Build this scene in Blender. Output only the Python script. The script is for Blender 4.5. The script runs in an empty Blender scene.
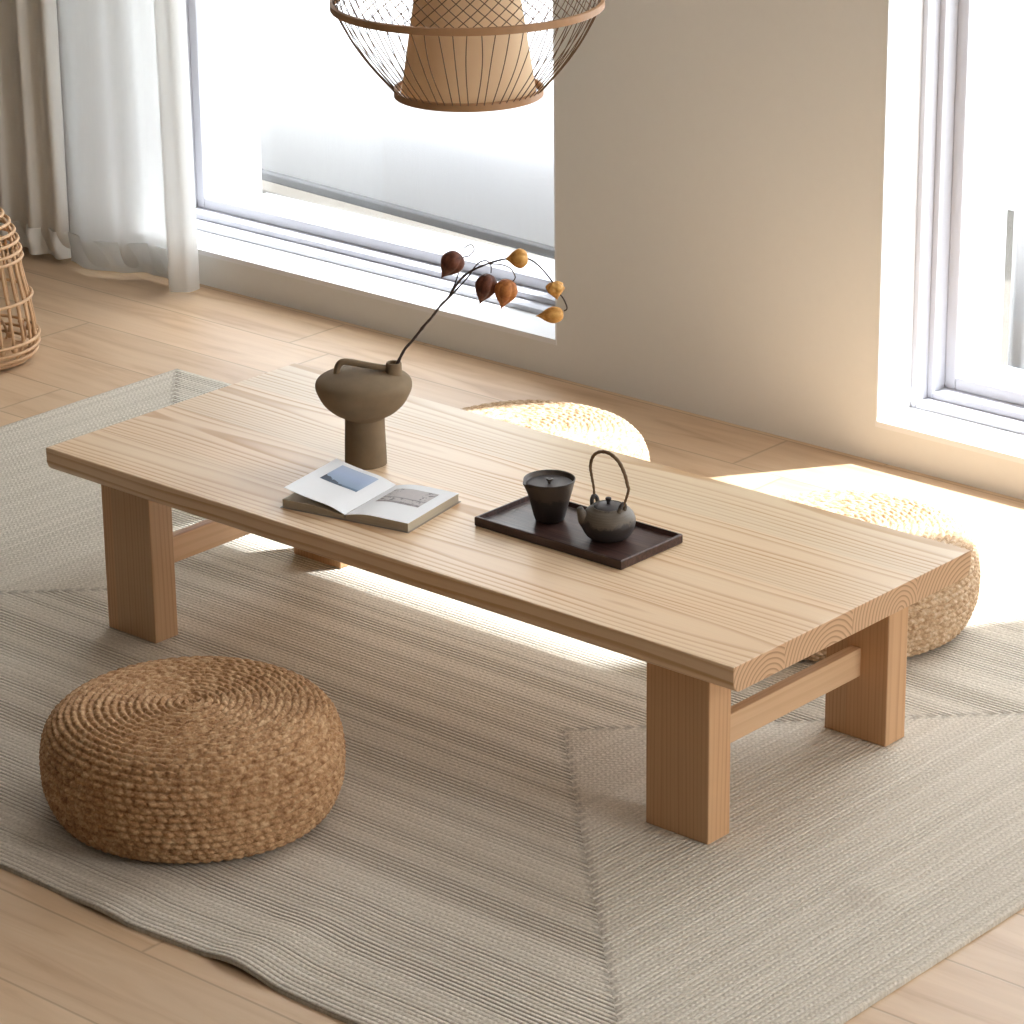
import bpy, bmesh, math, random
import numpy as np
from mathutils import Vector, Matrix
random.seed(7); np.random.seed(7)
C = bpy.context.scene.collection
PI = math.pi

# ------------------------------------------------------------------ helpers
def link(o, parent=None):
    C.objects.link(o)
    if parent is not None: o.parent = parent
    return o
def obj_from(name, verts, faces, mat, parent=None, smooth=False, loc=(0,0,0)):
    me = bpy.data.meshes.new(name); me.from_pydata([tuple(v) for v in verts], [], faces); me.validate()
    if smooth: me.polygons.foreach_set('use_smooth', [True]*len(me.polygons))
    me.materials.append(mat)
    o = bpy.data.objects.new(name, me); o.location = loc
    return link(o, parent)
def obj_bm(name, bm, mat, parent=None, smooth=False, loc=(0,0,0), bevel=0, seg=2):
    bmesh.ops.recalc_face_normals(bm, faces=bm.faces)
    me = bpy.data.meshes.new(name); bm.to_mesh(me); bm.free()
    if smooth: me.polygons.foreach_set('use_smooth', [True]*len(me.polygons))
    me.materials.append(mat)
    o = bpy.data.objects.new(name, me); o.location = loc; link(o, parent)
    if bevel:
        m = o.modifiers.new('bevel', 'BEVEL'); m.width = bevel; m.segments = seg; m.limit_method = 'ANGLE'
    return o
def box(bm, x0, x1, y0, y1, z0, z1):
    vs = [bm.verts.new(p) for p in ((x0,y0,z0),(x1,y0,z0),(x1,y1,z0),(x0,y1,z0),(x0,y0,z1),(x1,y0,z1),(x1,y1,z1),(x0,y1,z1))]
    for f in ((3,2,1,0),(4,5,6,7),(0,1,5,4),(1,2,6,5),(2,3,7,6),(3,0,4,7)): bm.faces.new([vs[i] for i in f])
def boxobj(name, b, mat, parent=None, bevel=0, origin=None):
    bm = bmesh.new(); o = origin or (0,0,0)
    box(bm, b[0]-o[0], b[1]-o[0], b[2]-o[1], b[3]-o[1], b[4]-o[2], b[5]-o[2])
    return obj_bm(name, bm, mat, parent, loc=o, bevel=bevel)
def catmull(pts, n):
    P = [Vector(p) for p in pts]; out = []
    for i in range(len(P)-1):
        p0 = P[max(i-1,0)]; p1 = P[i]; p2 = P[i+1]; p3 = P[min(i+2,len(P)-1)]
        for k in range(n):
            t = k/n
            out.append(.5*((2*p1)+(p2-p0)*t+(2*p0-5*p1+4*p2-p3)*t*t+(3*p1-p0-3*p2+p3)*t**3))
    out.append(P[-1]); return out
def tube(bm, pts, r, seg=8, closed=False):
    """round tube along pts; r a number or a list"""
    P = [Vector(p) for p in pts]; n = len(P); rings = []
    prev = None
    for i, p in enumerate(P):
        if closed: t = (P[(i+1)%n]-P[i-1]).normalized()
        else: t = (P[min(i+1,n-1)]-P[max(i-1,0)]).normalized()
        if prev is None:
            a = Vector((0,0,1)) if abs(t.z) < .9 else Vector((1,0,0))
            nrm = t.cross(a).normalized()
        else:
            nrm = (prev-t*prev.dot(t)).normalized()
        prev = nrm; b = t.cross(nrm); rr = r[i] if isinstance(r,(list,tuple)) else r
        rings.append([bm.verts.new(p+(nrm*math.cos(2*PI*k/seg)+b*math.sin(2*PI*k/seg))*rr) for k in range(seg)])
    m = n if closed else n-1
    for i in range(m):
        A = rings[i]; B = rings[(i+1)%n]
        for k in range(seg): bm.faces.new((A[k],A[(k+1)%seg],B[(k+1)%seg],B[k]))
    if not closed:
        bm.faces.new(rings[0][::-1]); bm.faces.new(rings[-1])
def ring(bm, cx, cy, z, r, tr, n=64, seg=8, flat=1.0):
    tube(bm, [(cx+r*math.cos(2*PI*i/n), cy+r*math.sin(2*PI*i/n), z) for i in range(n)], tr, seg, closed=True)
def band(bm, r, z0, z1, th, n=96):
    """flat bent strip: a hoop of rectangular section"""
    for i in range(n):
        pass
    L = []
    for i in range(n):
        a = 2*PI*i/n; c, s = math.cos(a), math.sin(a)
        L.append([bm.verts.new((c*q, s*q, z)) for q, z in ((r,z0),(r+th,z0+.001),(r+th,z1-.001),(r,z1))])
    for i in range(n):
        A, B = L[i], L[(i+1)%n]
        for k in range(4): bm.faces.new((A[k],B[k],B[(k+1)%4],A[(k+1)%4]))
def lathe(bm, prof, n=48, loc=(0,0,0), fn=None):
    rows = []
    for (r, z) in prof:
        if r < 1e-6:
            zz = z if fn is None else fn(0.0, z, 0.0)[1]
            rows.append([bm.verts.new((loc[0],loc[1],loc[2]+zz))]); continue
        row = []
        for i in range(n):
            a = 2*PI*i/n; rr, zz = (r, z) if fn is None else fn(r, z, a)
            row.append(bm.verts.new((loc[0]+rr*math.cos(a), loc[1]+rr*math.sin(a), loc[2]+zz)))
        rows.append(row)
    for A, B in zip(rows, rows[1:]):
        if len(A) == 1 and len(B) == 1: continue
        for i in range(n):
            j = (i+1)%n
            if len(A) == 1: bm.faces.new((A[0],B[i],B[j]))
            elif len(B) == 1: bm.faces.new((A[i],A[j],B[0]))
            else: bm.faces.new((A[i],A[j],B[j],B[i]))
def smoothprof(pts, n=6): return [(max(p.x,0), p.y) for p in catmull([(a,b,0) for a,b in pts], n)]
def empty(name, loc, label, cat, group=None, rz=0):
    o = bpy.data.objects.new(name, None); link(o); o.location = loc; o.rotation_euler = (0,0,rz); o.empty_display_size = .05
    o['label'] = label; o['category'] = cat
    if group: o['group'] = group
    return o
def tag(o, label, cat, group=None):
    o['label'] = label; o['category'] = cat
    if group: o['group'] = group
    return o
def struct(o): o['kind'] = 'structure'; return o
def shade_auto(o, ang=35):
    me = o.data; me.polygons.foreach_set('use_smooth', [True]*len(me.polygons)); me.set_sharp_from_angle(angle=math.radians(ang))

# ------------------------------------------------------------------ materials
class NT:
    def __init__(s, name):
        s.m = bpy.data.materials.new(name); s.m.use_nodes = True; s.t = s.m.node_tree
        s.b = s.t.nodes['Principled BSDF']; s.out = s.t.nodes['Material Output']
    def n(s, typ, **kw):
        nd = s.t.nodes.new(typ)
        for k, v in kw.items():
            if k.startswith('i_'):
                key = k[2:].replace('_', ' ')
                nd.inputs[key].default_value = v
            else: setattr(nd, k, v)
        return nd
    def l(s, a, b): s.t.links.new(a, b)
    def math(s, op, a, b=None, c=None, clamp=False):
        nd = s.t.nodes.new('ShaderNodeMath'); nd.operation = op; nd.use_clamp = clamp
        for i, v in enumerate((a, b, c)):
            if v is None: continue
            if isinstance(v, (int, float)): nd.inputs[i].default_value = v
            else: s.l(v, nd.inputs[i])
        return nd.outputs[0]
    def mix(s, fac, a, b, blend='MIX'):
        nd = s.t.nodes.new('ShaderNodeMix'); nd.data_type = 'RGBA'; nd.blend_type = blend
        for sock, v in ((nd.inputs[0], fac), (nd.inputs[6], a), (nd.inputs[7], b)):
            if isinstance(v, (int, float)): sock.default_value = v
            elif isinstance(v, tuple): sock.default_value = (*v, 1)
            else: s.l(v, sock)
        return nd.outputs[2]
    def ramp(s, fac, stops, interp='LINEAR'):
        nd = s.t.nodes.new('ShaderNodeValToRGB'); cr = nd.color_ramp; cr.interpolation = interp
        while len(cr.elements) < len(stops): cr.elements.new(.5)
        for e, (p, c) in zip(cr.elements, stops):
            e.position = p; e.color = (*c, 1) if isinstance(c, tuple) else (c, c, c, 1)
        s.l(fac, nd.inputs[0]); return nd.outputs[0]
    def coords(s, scale=(1,1,1), rot=(0,0,0), loc=(0,0,0), which='Object'):
        tc = s.t.nodes.new('ShaderNodeTexCoord'); mp = s.t.nodes.new('ShaderNodeMapping')
        mp.inputs['Scale'].default_value = scale; mp.inputs['Rotation'].default_value = rot; mp.inputs['Location'].default_value = loc
        s.l(tc.outputs[which], mp.inputs[0]); return mp.outputs[0]
    def noise(s, vec, scale, detail=4, rough=.55, dist=0):
        nd = s.n('ShaderNodeTexNoise'); nd.inputs['Scale'].default_value = scale; nd.inputs['Detail'].default_value = detail
        nd.inputs['Roughness'].default_value = rough; nd.inputs['Distortion'].default_value = dist
        s.l(vec, nd.inputs['Vector']); return nd.outputs[0]
    def bump(s, h, strength=.3, dist=.002, prev=None):
        nd = s.t.nodes.new('ShaderNodeBump'); nd.inputs['Strength'].default_value = strength; nd.inputs['Distance'].default_value = dist
        s.l(h, nd.inputs['Height'])
        if prev is not None: s.l(prev, nd.inputs['Normal'])
        return nd.outputs[0]
    def sep(s, vec):
        nd = s.t.nodes.new('ShaderNodeSeparateXYZ'); s.l(vec, nd.inputs[0]); return nd.outputs
    def comb(s, x, y, z):
        nd = s.t.nodes.new('ShaderNodeCombineXYZ')
        for i, v in enumerate((x, y, z)):
            if isinstance(v, (int, float)): nd.inputs[i].default_value = v
            else: s.l(v, nd.inputs[i])
        return nd.outputs[0]
    def fin(s, col=None, rough=.5, normal=None, spec=.5):
        if col is not None:
            if isinstance(col, tuple): s.b.inputs['Base Color'].default_value = (*col, 1)
            else: s.l(col, s.b.inputs['Base Color'])
        if isinstance(rough, (int, float)): s.b.inputs['Roughness'].default_value = rough
        else: s.l(rough, s.b.inputs['Roughness'])
        s.b.inputs['Specular IOR Level'].default_value = spec
        if normal is not None: s.l(normal, s.b.inputs['Normal'])
        return s.m

def plain(name, col, rough=.6, nscale=40, var=.06, bump=.1, spec=.4):
    n = NT(name); v = n.coords(); f = n.noise(v, nscale)
    lo = tuple(c*(1-var) for c in col); hi = tuple(min(c*(1+var),1) for c in col)
    return n.fin(n.mix(f, lo, hi), rough, n.bump(f, bump, .001), spec)

def wood(name, axis='x', plank=.13, light=(.71,.50,.31), dark=(.50,.29,.145), ringw=.0072, rough=.42, contrast=1.0, seed=0.0, zmid=0.0, endgrain=False):
    """solid pine: growth rings round a pith lying below each glued plank"""
    n = NT(name); tc = n.n('ShaderNodeTexCoord'); oi = n.n('ShaderNodeObjectInfo')
    x, y, z = n.sep(tc.outputs['Object'])
    z = n.math('SUBTRACT', z, zmid)
    if axis == 'z': x, y, z = z, x, y
    if axis == 'y': x, y, z = y, x, z
    rnd = n.math('MULTIPLY', oi.outputs['Random'], 3.7)
    idx = n.math('FLOOR', n.math('DIVIDE', n.math('ADD', y, n.math('MULTIPLY', rnd, .013)), plank))
    wn = n.n('ShaderNodeTexWhiteNoise', noise_dimensions='1D'); n.l(n.math('ADD', n.math('ADD', idx, rnd), seed), wn.inputs['W'])
    wr, wg, wb = n.sep(wn.outputs['Color'])
    yc = n.math('SUBTRACT', y, n.math('MULTIPLY', n.math('ADD', idx, .5), plank))
    yo = n.math('ADD', yc, n.math('MULTIPLY', n.math('SUBTRACT', wr, .5), .05))
    # slow wander of the pith along the board
    lv = n.comb(n.math('MULTIPLY', x, .75), n.math('MULTIPLY', idx, 3.1), n.math('MULTIPLY', wg, 9.0))
    wander = n.math('MULTIPLY', n.math('SUBTRACT', n.noise(lv, 1.3, 1), .5), .045)
    zo = n.math('ADD', n.math('ADD', z, n.math('MULTIPLY', n.math('ADD', wb, .35), .055)), wander)
    nv = n.comb(n.math('MULTIPLY', x, .9), n.math('MULTIPLY', y, 6.0), n.math('MULTIPLY', z, 6.0))
    wob = n.math('MULTIPLY', n.math('SUBTRACT', n.noise(nv, 2.2, 2, .45), .5), .009)
    rad = n.math('ADD', n.math('SQRT', n.math('ADD', n.math('MULTIPLY', yo, yo), n.math('MULTIPLY', zo, zo))), wob)
    ph = n.math('FRACT', n.math('DIVIDE', rad, ringw))
    line = n.ramp(ph, [(0, 0.0), (.5, .10), (.82, 1.0), (.92, .9), (1.0, 0.0)])
    ringid = n.math('FLOOR', n.math('DIVIDE', rad, ringw))
    w2 = n.n('ShaderNodeTexWhiteNoise', noise_dimensions='1D'); n.l(ringid, w2.inputs['W'])
    amp = n.math('ADD', n.math('MULTIPLY', w2.outputs['Value'], .55), .35)
    big = n.noise(n.comb(n.math('MULTIPLY', x, 1.6), n.math('MULTIPLY', y, 7.0), n.math('MULTIPLY', z, 7.0)), 1.3, 3)
    amp = n.math('MULTIPLY', amp, n.ramp(big, [(.3, .45), (.65, 1.0)]))
    fac = n.math('MULTIPLY', n.math('MULTIPLY', line, amp), contrast, clamp=True)
    fibre = n.noise(n.comb(n.math('MULTIPLY', x, 5.0), n.math('MULTIPLY', y, 260.0), n.math('MULTIPLY', z, 260.0)), 1.0, 3, .6)
    c = n.mix(fac, light, dark)
    c = n.mix(n.math('MULTIPLY', n.math('SUBTRACT', fibre, .42), .55, clamp=True), c, dark)
    tone = n.mix(wg, (.93,.95,.97), (1.05,1.0,.97))
    c = n.mix(1.0, c, tone, 'MULTIPLY')
    c = n.mix(n.ramp(big, [(.35, 0.0), (.7, .35)]), c, n.mix(1.0, c, (1.02,.90,.80), 'MULTIPLY'))
    if endgrain:
        nx = n.sep(n.n('ShaderNodeNewGeometry').outputs['Normal'])[0]
        eg = n.math('GREATER_THAN', n.math('ABSOLUTE', nx), .8)
        c = n.mix(eg, c, n.mix(n.math('MULTIPLY', line, .85), (.66,.43,.255), (.34,.18,.085)))
    r = n.math('ADD', n.math('MULTIPLY', fac, .08), rough)
    return n.fin(c, r, n.bump(n.math('ADD', fibre, n.math('MULTIPLY', fac, -.6)), .12, .0006), .5)

M = {}
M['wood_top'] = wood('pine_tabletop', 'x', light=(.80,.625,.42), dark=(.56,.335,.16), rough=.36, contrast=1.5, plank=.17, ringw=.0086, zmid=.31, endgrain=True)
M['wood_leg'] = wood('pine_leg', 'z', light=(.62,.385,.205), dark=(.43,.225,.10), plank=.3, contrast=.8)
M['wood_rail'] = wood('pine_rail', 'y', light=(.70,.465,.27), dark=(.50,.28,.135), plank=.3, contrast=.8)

def mat_floor():
    n = NT('oak_floor'); tc = n.n('ShaderNodeTexCoord'); x, y, z = n.sep(tc.outputs['Object'])
    row = n.math('FLOOR', n.math('DIVIDE', n.math('ADD', y, .005), .18))
    fy = n.math('FRACT', n.math('DIVIDE', n.math('ADD', y, .005), .18))
    wn = n.n('ShaderNodeTexWhiteNoise', noise_dimensions='1D'); n.l(row, wn.inputs['W'])
    xs = n.math('DIVIDE', n.math('ADD', x, n.math('MULTIPLY', wn.outputs['Value'], 1.7)), 1.25)
    fx = n.math('FRACT', xs); col = n.math('FLOOR', xs)
    w2 = n.n('ShaderNodeTexWhiteNoise', noise_dimensions='2D'); n.l(n.comb(row, col, 0), w2.inputs['Vector'])
    rr, gg, bb = n.sep(w2.outputs['Color'])
    ey = n.math('MINIMUM', fy, n.math('SUBTRACT', 1.0, fy)); ex = n.math('MINIMUM', fx, n.math('SUBTRACT', 1.0, fx))
    sy = n.ramp(ey, [(0, 1.0), (.008, .75), (.016, 0.0)]); sx = n.ramp(ex, [(0, 1.0), (.0012, .6), (.0022, 0.0)])
    seam = n.math('MAXIMUM', sy, sx)
    off = n.math('MULTIPLY', rr, 11.0)
    g = n.noise(n.comb(n.math('ADD', n.math('MULTIPLY', x, 1.1), off), n.math('MULTIPLY', y, 10.0), off), 2.2, 5, .55, .8)
    fine = n.noise(n.comb(n.math('MULTIPLY', x, 4.0), n.math('MULTIPLY', y, 120.0), off), 1.0, 3)
    c = n.ramp(g, [(.28, (.53,.33,.185)), (.45, (.66,.455,.28)), (.62, (.72,.52,.335)), (.8, (.66,.445,.265))])
    c = n.mix(n.math('MULTIPLY', fine, .25), c, (.50,.35,.22))
    c = n.mix(1.0, c, n.mix(gg, (.94,.93,.92), (1.04,1.03,1.02)), 'MULTIPLY')
    c = n.mix(n.math('MULTIPLY', seam, .5), c, (.25,.15,.08))
    nb = n.bump(n.math('SUBTRACT', n.math('MULTIPLY', fine, .15), seam), .25, .001)
    return n.fin(c, n.math('ADD', n.math('MULTIPLY', g, .12), .36), nb, .45)
M['floor'] = mat_floor()
M['wall'] = plain('warm_white_plaster', (.80,.79,.755), .85, 60, .015, .04, .2)
M['wall_dark'] = plain('taupe_plaster', (.22,.20,.18), .85, 60, .015, .04, .2)
M['reveal'] = plain('white_paint', (.86,.86,.86), .6, 60, .01, .02, .3)
M['frame'] = plain('light_grey_window_frame', (.62,.62,.66), .4, 60, .01, .02, .4)
M['ceiling'] = plain('white_ceiling', (.85,.84,.82), .9, 60, .01, .02, .2)

RX0, RX1, RY0, RY1 = -2.406, .385, -.682, 1.138
def mat_rug():
    n = NT('braided_wool_rug'); tc = n.n('ShaderNodeTexCoord'); at = n.n('ShaderNodeAttribute', attribute_name='flat')
    x, y, z = n.sep(at.outputs['Vector'])
    hx, hy = (RX1-RX0)/2, (RY1-RY0)/2; cx, cy = (RX1+RX0)/2, (RY1+RY0)/2
    ax = n.math('ABSOLUTE', n.math('SUBTRACT', x, cx)); ay = n.math('ABSOLUTE', n.math('SUBTRACT', y, cy))
    jit = n.math('MULTIPLY', n.math('SUBTRACT', n.noise(n.comb(x, y, 0.0), 4.0, 2), .5), .006)
    dx = n.math('SUBTRACT', hx, ax); dy = n.math('SUBTRACT', hy, ay)
    d = n.math('ADD', n.math('MINIMUM', dx, dy), jit)
    side = n.math('GREATER_THAN', dx, dy)       # 1 on the long sides
    p = .0088
    t = n.math('DIVIDE', d, p); row = n.math('FLOOR', t); f = n.math('FRACT', t)
    along = n.math('ADD', n.math('MULTIPLY', side, x), n.math('MULTIPLY', n.math('SUBTRACT', 1.0, side), y))
    # groups of deep grooves
    grp = n.noise(n.comb(n.math('MULTIPLY', row, p*15.0), n.math('MULTIPLY', side, 5.0), 0.0), 1.0, 1, .4)
    deep = n.ramp(grp, [(.47, 0.0), (.54, 1.0)])
    deep = n.math('MULTIPLY', deep, n.math('ADD', n.math('MULTIPLY', side, .88), .12))
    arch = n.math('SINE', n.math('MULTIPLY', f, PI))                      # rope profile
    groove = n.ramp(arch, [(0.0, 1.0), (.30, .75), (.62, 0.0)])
    # braid stitches, alternating slant per row
    par = n.math('SUBTRACT', n.math('MULTIPLY', n.math('MODULO', n.math('ABSOLUTE', row), 2.0), 2.0), 1.0)
    st = n.math('SINE', n.math('ADD', n.math('MULTIPLY', along, 2*PI/.0105), n.math('MULTIPLY', n.math('MULTIPLY', f, par), 3.2)))
    vg = n.noise(n.comb(x, y, 0.0), 190.0, 3, .7)
    vg2 = n.noise(n.comb(x, y, 0.0), 2.2, 3, .5)
    base = n.ramp(vg, [(.30, (.54,.48,.40)), (.50, (.70,.64,.55)), (.72, (.82,.765,.67))])
    base = n.mix(1.0, base, n.mix(vg2, (.92,.91,.90), (1.06,1.05,1.03)), 'MULTIPLY')
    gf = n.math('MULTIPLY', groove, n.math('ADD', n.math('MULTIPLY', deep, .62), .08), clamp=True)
    base = n.mix(gf, base, (.20,.155,.11))  # brown threads in the grooves, plus painted-in shade between the ropes
    rowr = n.n('ShaderNodeTexWhiteNoise', noise_dimensions='1D'); n.l(n.math('ADD', row, n.math('MULTIPLY', side, 57.0)), rowr.inputs['W'])
    base = n.mix(1.0, base, n.mix(rowr.outputs['Value'], (.93,.92,.90), (1.05,1.05,1.05)), 'MULTIPLY')
    # stitched mitre
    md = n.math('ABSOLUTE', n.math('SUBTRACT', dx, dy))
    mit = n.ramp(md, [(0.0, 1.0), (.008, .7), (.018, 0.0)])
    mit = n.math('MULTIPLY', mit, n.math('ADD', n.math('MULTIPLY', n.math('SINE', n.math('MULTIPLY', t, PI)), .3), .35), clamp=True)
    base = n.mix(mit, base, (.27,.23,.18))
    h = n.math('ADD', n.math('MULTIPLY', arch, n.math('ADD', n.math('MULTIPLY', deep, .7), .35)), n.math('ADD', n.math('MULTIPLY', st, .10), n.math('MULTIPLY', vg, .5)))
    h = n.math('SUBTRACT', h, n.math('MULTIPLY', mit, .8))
    return n.fin(base, .95, n.bump(h, .85, .0035), .15)
M['rug'] = mat_rug()

def mat_jute(name, lo, mid, hi):
    n = NT(name); v = n.coords(); a = n.n('ShaderNodeAttribute', attribute_name='relief')
    f = n.noise(v, 170, 3, .6); g = n.noise(v, 75, 4, .6); b = n.noise(v, 6, 3)
    c = n.ramp(n.math('ADD', n.math('MULTIPLY', g, .55), n.math('MULTIPLY', f, .45)), [(.36, lo), (.50, mid), (.66, hi)])
    c = n.mix(n.math('MULTIPLY', b, .3), c, lo)
    return n.fin(c, .72, n.bump(f, .7, .002), .3)
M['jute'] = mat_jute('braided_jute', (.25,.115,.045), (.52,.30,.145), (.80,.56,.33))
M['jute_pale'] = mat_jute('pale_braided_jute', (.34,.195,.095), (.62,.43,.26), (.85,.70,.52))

M['vase'] = plain('grey_brown_stoneware', (.23,.165,.10), .8, 16, .40, .25, .25)
M['vase_in'] = plain('dark_vase_inside', (.05,.04,.03), .9)
def mat_clay(name, a, b, z0, z1, rough=.5):
    n = NT(name); v = n.coords(); x, y, z = n.sep(v); g = n.noise(v, 60, 5, .65)
    t = n.math('ADD', n.math('DIVIDE', n.math('SUBTRACT', z, z0), z1-z0), n.math('MULTIPLY', n.math('SUBTRACT', g, .5), .6))
    c = n.ramp(t, [(0.0, a), (.42, a), (.52, b), (.85, b), (1.0, a)])
    c = n.mix(n.math('MULTIPLY', g, .3), c, (.03,.026,.024))
    w = n.n('ShaderNodeTexWave', wave_type='BANDS', bands_direction='Z'); w.inputs['Scale'].default_value = 90; w.inputs['Distortion'].default_value = 1.0
    n.l(v, w.inputs['Vector'])
    return n.fin(c, rough, n.bump(n.math('ADD', g, n.math('MULTIPLY', w.outputs['Fac'], .4)), .35, .0008), .45)
M['pot'] = mat_clay('banded_dark_clay', (.050,.040,.036), (.15,.120,.088), .008, .062)
M['cup'] = mat_clay('brown_black_clay', (.045,.034,.031), (.095,.07,.052), .01, .075, .42)
M['clay_dark'] = plain('dark_clay_lid', (.075,.066,.066), .45, 60, .2, .2, .4)
M['rattan_handle'] = plain('wrapped_rattan', (.16,.095,.045), .6, 90, .3, .3)
def mat_tray():
    n = NT('dark_walnut'); v = n.coords((3,60,60)); g = n.noise(v, 2.0, 5, .6, .6)
    c = n.ramp(g, [(.3, (.020,.009,.007)), (.55, (.070,.033,.026)), (.8, (.14,.080,.065))])
    return n.fin(c, .36, n.bump(g, .4, .001), .5)
M['tray'] = mat_tray()
M['paper'] = plain('page_paper', (.93,.935,.95), .7, 60, .01, .02, .3)
def mat_edge():
    n = NT('page_edges'); v = n.coords((1,1,1)); x, y, z = n.sep(v)
    g = n.noise(n.comb(n.math('MULTIPLY', x, 8), n.math('MULTIPLY', y, 8), n.math('MULTIPLY', z, 1600)), 1.0, 2)
    return n.fin(n.mix(g, (.36,.29,.20), (.60,.52,.40)), .8, None, .2)
M['edge'] = mat_edge()
M['cover'] = plain('book_cover', (.30,.25,.21), .6)
M['branch'] = plain('dark_twig_bark', (.045,.028,.024), .7, 80, .3, .4)
M['twig'] = plain('thin_brown_stalk', (.09,.055,.035), .6, 80, .3, .2)
def mat_husk(name, a, b):
    n = NT(name); v = n.coords(); g = n.noise(v, 70, 5, .65)
    n.b.inputs['Transmission Weight'].default_value = 0
    c = n.ramp(g, [(.33, a), (.66, b)])
    return n.fin(c, .55, n.bump(g, .5, .0015), .35)
M['husk_dark'] = mat_husk('maroon_husk', (.055,.016,.011), (.20,.065,.032))
M['husk_rust'] = mat_husk('rust_husk', (.30,.085,.02), (.62,.25,.07))
M['husk_gold'] = mat_husk('golden_husk', (.50,.21,.04), (.80,.46,.13))
M['bamboo'] = plain('bamboo_hoop', (.42,.235,.115), .45, 60, .2, .15)
M['bamboo_dark'] = plain('dark_bamboo_splints', (.15,.082,.042), .5, 60, .3, .1)
M['rattan'] = plain('pale_rattan_cane', (.66,.42,.235), .5, 60, .22, .2)
def mat_shade():
    n = NT('paper_lamp_shade'); v = n.coords(); g = n.noise(v, 40, 3)
    c = n.mix(g, (.88,.69,.46), (.93,.75,.52))
    tr = n.n('ShaderNodeBsdfTranslucent'); n.l(c, tr.inputs['Color'])
    mx = n.n('ShaderNodeMixShader'); mx.inputs[0].default_value = .35
    n.fin(c, .7, None, .2); n.l(n.b.outputs[0], mx.inputs[1]); n.l(tr.outputs[0], mx.inputs[2]); n.l(mx.outputs[0], n.out.inputs[0])
    return n.m
M['shade'] = mat_shade()
def mat_cloth(name, col, trans, see, rough=.9):
    n = NT(name); v = n.coords(); x, y, z = n.sep(v)
    w = n.noise(n.comb(n.math('MULTIPLY', x, 40), n.math('MULTIPLY', y, 40), n.math('MULTIPLY', z, 3)), 6.0, 3)
    c = n.mix(w, tuple(q*.95 for q in col), col)
    n.fin(c, rough, n.bump(w, .1, .001), .1)
    tr = n.n('ShaderNodeBsdfTranslucent'); n.l(c, tr.inputs['Color'])
    mx = n.n('ShaderNodeMixShader'); mx.inputs[0].default_value = trans
    n.l(n.b.outputs[0], mx.inputs[1]); n.l(tr.outputs[0], mx.inputs[2])
    tp = n.n('ShaderNodeBsdfTransparent'); m2 = n.n('ShaderNodeMixShader'); m2.inputs[0].default_value = see
    n.l(mx.outputs[0], m2.inputs[1]); n.l(tp.outputs[0], m2.inputs[2]); n.l(m2.outputs[0], n.out.inputs[0])
    return n.m
M['drape'] = mat_cloth('cream_drape', (.95,.92,.855), .12, .0)
M['sheer'] = mat_cloth('white_voile', (.95,.95,.93), .45, .10)
M['voile'] = mat_cloth('thin_white_voile', (.95,.95,.93), .5, .28)
M['blind'] = mat_cloth('light_grey_screen', (.93,.935,.95), .65, .0)
M['diffuser_white'] = mat_cloth('white_sun_diffuser', (.92,.91,.89), .75, .0)  # cloth of the added sun diffuser over the left window
M['blindbar'] = plain('grey_metal_bar', (.22,.22,.23), .5)
M['terrace'] = plain('beige_terrace_stone', (.105,.092,.075), .8, 20, .08, .1)
def mat_glass():
    n = NT('window_glass'); tp = n.n('ShaderNodeBsdfTransparent'); gl = n.n('ShaderNodeBsdfGlossy'); gl.inputs['Roughness'].default_value = .02
    lw = n.n('ShaderNodeLayerWeight'); lw.inputs['Blend'].default_value = .5; fac = n.math('ADD', n.math('MULTIPLY', n.math('POWER', lw.outputs['Facing'], 4.0), .7), .03); mx = n.n('ShaderNodeMixShader')
    tp.inputs['Color'].default_value = (.96,.98,.99,1)
    n.l(fac, mx.inputs[0]); n.l(tp.outputs[0], mx.inputs[1]); n.l(gl.outputs[0], mx.inputs[2]); n.l(mx.outputs[0], n.out.inputs[0])
    return n.m
M['glass'] = mat_glass()

# ------------------------------------------------------------------ the room
FZ = -.008                                  # floor level; the rug's face is z = 0
WY, WO = 1.628, 2.068                        # inner and outer face of the window wall
W1 = (-3.085, -1.737); W2 = (-.902, .45)
SILL, HEAD, CEIL = .077, 3.12, 3.5
XL, XR, YF = -4.3, 4.2, -5.0
bm = bmesh.new(); box(bm, XL, XR, YF, WY+.02, FZ-.1, FZ); struct(obj_bm('floor', bm, M['floor']))
bm = bmesh.new()
for a, b in ((XL-.2, W1[0]), (W1[1], W2[0]), (W2[1], XR+.2)): box(bm, a, b, WY, WO, FZ-.1, CEIL)
for a, b in (W1, W2):
    box(bm, a, b, WY, WO, FZ-.1, SILL-.012); box(bm, a, b, WY, WO, HEAD, CEIL)
struct(obj_bm('wall_back', bm, M['wall']))
bm = bmesh.new(); box(bm, XL-.2, XL, YF, WY, FZ-.1, CEIL); struct(obj_bm('wall_left', bm, M['wall_dark']))
bm = bmesh.new(); box(bm, XL-.2, XR+.2, YF-.2, YF, FZ-.1, CEIL); struct(obj_bm('wall_front', bm, M['wall_dark']))
YO = .1
bm = bmesh.new(); box(bm, XR, XR+.2, YF, YO, FZ-.1, CEIL); box(bm, XR, XR+.2, YO, WY, 3.4, CEIL); struct(obj_bm('wall_right', bm, M['wall']))
bm = bmesh.new(); box(bm, XL-.2, XR+.2, YF-.2, WO, CEIL, CEIL+.2); struct(obj_bm('ceiling', bm, M['ceiling']))
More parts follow.
